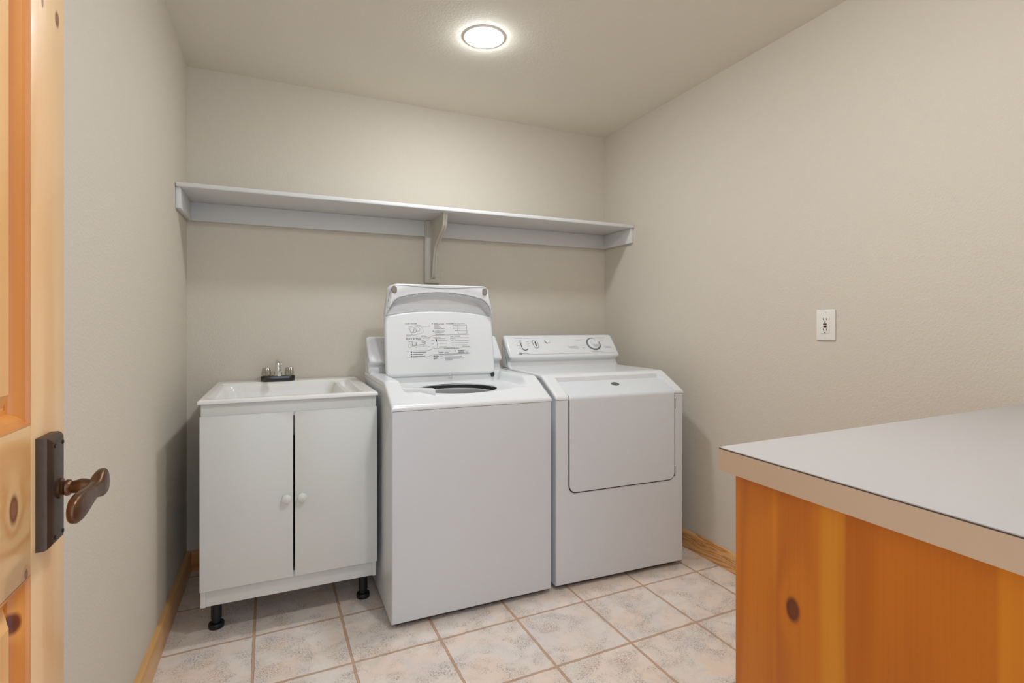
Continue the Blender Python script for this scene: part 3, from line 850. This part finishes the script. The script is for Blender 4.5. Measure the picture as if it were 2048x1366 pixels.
# ---------------------------------------------------------------- wall outlet
OX, OY, OZ = XR, 1.343, 1.1475
ou = thing('wall_outlet', 'white double wall outlet with brown and black test buttons on the right wall', 'outlet', (OX, OY, OZ))
def oface(pts_, x0, x1, bev=0): b = bmesh.new(); prism(b, pts_, 'x', x0, x1, bev, 3); return b
obj('cover_plate', oface(rrect(.038, .0595, .004), -.0065, -.0002, .003), M_plate, ou)
rc = obj('receptacle', oface(rrect(.0168, .0335, .002), -.0085, -.006, .0008), M_plate, ou)
for zc in (.0195, -.0210):
    for yy in (-.0063, .0063): obj('slot', oface([(yy+a, zc+.003+c) for a, c in rrect(.0011, .0042, .0004, 2)], -.0088, -.0083), M_slot, rc)
    obj('ground_hole', oface([(.0025*math.cos(i*.524), zc-.0085+.0025*math.sin(i*.524)) for i in range(12)], -.0088, -.0083), M_slot, rc)
obj('reset_button', oface([(a, .0028+c) for a, c in rrect(.0070, .0032, .0006, 2)], -.0098, -.0083, .0004), M_gfi, rc)
obj('test_button', oface([(a, -.0062+c) for a, c in rrect(.0065, .0030, .0006, 2)], -.0098, -.0083, .0004), M_slot, rc)
for zc in (.0485, -.0485):
    b = bmesh.new(); lathe(b, [(.0035, -.0062), (.0033, -.0076), (0, -.0080)], (0, 0, zc), 'x', 16); obj('screw', b, M_trim, ou)

# ---------------------------------------------------------------- worktop and its cabinet
wt = thing('worktop', 'large grey laminate worktop with a tan edge in the right foreground', 'countertop', (0, 0, 0))
Q = [(.722, .705), (1.9255, .741), (1.9255, YF+.001), (.697, YF+.001)]
def quad(ins, z0, z1):
    b = bmesh.new(); q = [(.722+ins, .705-ins), (1.9255, .741-ins), (1.9255, YF+.001), (.697+ins, YF+.001)]
    prism(b, q, 'z', z0, z1); return b
obj('laminate_top', quad(.0002, .9287, .930), M_top, wt)
obj('seam_line', quad(.0001, .9268, .9287), M_seam, wt)
obj('edge_band', quad(0, .8885, .9268), M_edge, wt)
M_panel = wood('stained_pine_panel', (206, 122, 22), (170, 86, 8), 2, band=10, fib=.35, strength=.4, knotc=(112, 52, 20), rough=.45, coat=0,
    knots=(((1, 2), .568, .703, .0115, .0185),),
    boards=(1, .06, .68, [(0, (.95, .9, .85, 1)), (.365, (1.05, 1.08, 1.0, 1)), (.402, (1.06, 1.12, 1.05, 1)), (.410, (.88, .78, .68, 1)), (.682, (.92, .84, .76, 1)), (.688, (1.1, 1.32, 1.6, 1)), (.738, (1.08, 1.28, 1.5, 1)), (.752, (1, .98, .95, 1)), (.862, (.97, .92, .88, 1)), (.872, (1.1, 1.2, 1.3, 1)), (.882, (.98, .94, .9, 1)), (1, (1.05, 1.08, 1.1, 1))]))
M_panel2 = wood('stained_pine_front', (212, 128, 44), (178, 92, 22), 2, band=8)
bc = thing('base_cabinet', 'orange stained pine base cabinet under the grey worktop', 'cabinet', (0, 0, 0))
obj('side_panel', B(.7355, .7545, YF+.001, .680, .0, .8885, .0008), M_panel, bc)
obj('body', B(.7545, XR-.02, YF+.004, .672, .10, .8885), M_panel2, bc)
obj('plinth', B(.7545, XR-.02, YF+.004, .61, 0, .10), M_panel2, bc)
for x0, x1 in ((.764, 1.140), (1.146, 1.522), (1.528, 1.900)):
    d = obj('door', B(x0, x1, .672, .690, .11, .875, .002), M_panel2, bc)
    b = bmesh.new(); lathe(b, [(.008, .69), (.008, .70), (.015, .708), (.013, .715), (0, .717)], (x1-.03, 0, .80), 'y', 20); obj('knob', b, M_bronze, d)

# ---------------------------------------------------------------- open pine door at the left
YD0, YD1 = .068, .8765       # hinge side, free edge
XD0, XD1 = -.295, -.260
door = bpy.data.objects.new('door_1', None); COL.objects.link(door); tag(door, kind='structure')
kz = ((1, 2), .850, 1.541, .0045, .0085)
M_stile = wood('pine_stile', (240, 200, 148), (222, 164, 104), 2, band=9, strength=.5, fib=.2, knotc=(150, 84, 44),
               knots=(((1, 2), .8515, 1.5415, .0065, .010), ((1, 2), .806, 1.540, .003, .008)))
M_rail = wood('pine_rail', (242, 196, 134), (220, 152, 82), 1, band=14, strength=.6, fib=.2, knotc=(158, 96, 56),
              knots=(((1, 2), .732, .950, .010, .016), ((1, 2), .762, .868, .005, .006)))
M_mould = wood('pine_moulding', (226, 152, 74), (192, 110, 40), 2, band=8, strength=.45, fib=.15, knotc=(120, 56, 20), knots=(((1, 2), .76, .815, .006, .012),))
M_pan = wood('pine_raised_panel', (244, 194, 128), (226, 160, 88), 2, band=9, strength=.5)
ZR = [(.012, .22), (.862, 1.034), (1.90, 2.03)]
obj('stile', B(XD0, XD1, YD1-.1015, YD1, .012, 2.03, .0015), M_stile, door)
obj('stile', B(XD0, XD1, YD0, YD0+.11, .012, 2.03, .0015), M_stile, door)
for z0, z1 in ZR: obj('rail', B(XD0+.0002, XD1-.0002, YD0+.11, YD1-.1015, z0, z1, .0012), M_rail, door)
for z0, z1 in ((.22, .862), (1.034, 1.90)):
    ya, yb2 = YD0+.11, YD1-.1015
    # raised panel
    b = bmesh.new()
    m = .026; fld = .055
    R1 = [(ya, z0), (yb2, z0), (yb2, z1), (ya, z1)]
    def rr_(i): return [(ya+i, z0+i), (yb2-i, z0+i), (yb2-i, z1-i), (ya+i, z1-i)]
    def loop(i, x): return [b.verts.new((x, y, z)) for y, z in rr_(i)]
    loops = [loop(.010, XD1-.020), loop(.024, XD1-.0165), loop(.038, XD1-.007), loop(.040, XD1-.0055)]
    for A, Bv in zip(loops, loops[1:]):
        for i in range(4): b.faces.new((A[i], A[(i+1) % 4], Bv[(i+1) % 4], Bv[i]))
    b.faces.new(loops[-1])
    lb = [loop(.010, XD0+.020), loop(.024, XD0+.0165), loop(.038, XD0+.007), loop(.040, XD0+.0055)]
    for A, Bv in zip(lb, lb[1:]):
        for i in range(4): b.faces.new((A[i], A[(i+1) % 4], Bv[(i+1) % 4], Bv[i]))
    b.faces.new(lb[-1])
    obj('panel', b, M_pan, door, smooth=20)
    # sticking (moulding) around it, on both faces
    b = bmesh.new()
    for sgn, X in ((1, XD1), (-1, XD0)):
        prof_m = [(0, -.0005), (.003, -.0005), (.0045, -.004), (.009, -.0055), (.0135, -.010), (.016, -.0155), (.021, -.0175), (.021, -.0195), (0, -.0195)]
        L = [[b.verts.new((X+sgn*dx, y, z)) for y, z in rr_(i)] for i, dx in prof_m]
        for A, Bv in zip(L, L[1:]):
            for i in range(4): b.faces.new((A[i], A[(i+1) % 4], Bv[(i+1) % 4], Bv[i]))
    obj('moulding', b, M_mould, door, smooth=25)
for z in (.25, 1.02, 1.80):
    b = bmesh.new(); lathe(b, [(.007, z-.045), (.007, z+.045)], (XD1+.004, YD0-.006, 0), 'z', 16); obj('hinge', b, M_bronzed, door)
# lever handle set, on both faces
def lever(side):
    X = XD1 if side > 0 else XD0
    yc, zc = .8090, .949
    b = bmesh.new()
    hy, hz = .0235, .0668; th = .0165
    A = [(X, y+yc, z+zc) for y, z in ((-hy, -hz), (hy, -hz), (hy, hz), (-hy, hz))]
    def lp(i, dx): return [b.verts.new((X+side*dx, yc+a*(hy-i), zc+c*(hz-i))) for a, c in ((-1, -1), (1, -1), (1, 1), (-1, 1))]
    L = [lp(0, 0), lp(0, .0075), lp(.0012, .0105), lp(.0045, .0135), lp(.0085, .0150), lp(.0095, .0152)]
    b.faces.new(L[0])
    for P_, Q_ in zip(L, L[1:]):
        for i in range(4): b.faces.new((P_[i], P_[(i+1) % 4], Q_[(i+1) % 4], Q_[i]))
    b.faces.new(L[-1])
    h = obj('door_handle', b, M_bronzed, door, smooth=25)
    for y in (-.0125, .0115):
        for z in (-.055, .055):
            b = bmesh.new(); lathe(b, [(.0026, 0), (.0024, .0008), (0, .001)], n=12, axis='x')
            b.transform(Matrix.Translation((X+side*.0152, yc+y, zc+z)) @ Matrix.Diagonal((side, 1, 1, 1))); obj('screw', b, M_screw, h)
    b = bmesh.new()
    lathe(b, [(.0120, .0145), (.0120, .0175), (.0085, .0185), (.0085, .0205), (.0100, .0220), (.0096, .0250), (.0075, .027), (.0080, .031), (.0094, .0355), (.0088, .040), (.0074, .045), (.0080, .049), (.0085, .052)], n=28, axis='x')
    # hub block at the end, and the leaf-shaped lever reaching back along the door
    xs_ = .0500
    secs = [(.0165, .012, .0058, 0), (.015, .0170, .0075, 0), (.006, .0172, .0080, 0), (-.004, .0150, .0085, 0), (-.012, .0105, .0080, -.001), (-.022, .0095, .0070, -.001), (-.034, .0105, .0070, -.002), (-.048, .0125, .0074, -.003), (-.062, .0145, .0078, -.004), (-.075, .0158, .0078, -.0045), (-.086, .0150, .0070, -.005), (-.094, .0115, .0054, -.005), (-.098, .0060, .0030, -.005), (-.099, .001, .0008, -.005)]
    prev = None
    for yo, rz_, rx_, dz in secs:
        ring = []
        for k in range(20):
            a = 2*math.pi*k/20; ca, sa = math.cos(a), math.sin(a)
            ca = math.copysign(abs(ca)**.8, ca); sa = math.copysign(abs(sa)**.8, sa)
            ring.append(b.verts.new((xs_+.004+rx_*ca, yo, dz+rz_*sa)))
        if prev:
            for k in range(20): b.faces.new((prev[k], prev[(k+1) % 20], ring[(k+1) % 20], ring[k]))
        else: b.faces.new(ring)
        prev = ring
    b.faces.new(prev)
    b.transform(Matrix.Translation((X, yc+.002, zc)) @ Matrix.Diagonal((side, 1, 1, 1)))
    obj('lever', b, M_bronze, h, smooth=45)
lever(1); lever(-1)
b = bmesh.new(); box(b, XD0+.006, XD1-.006, YD1-.0005, YD1+.0015, .90, .975, .0004); obj('latch_plate', b, M_bronzed, door)
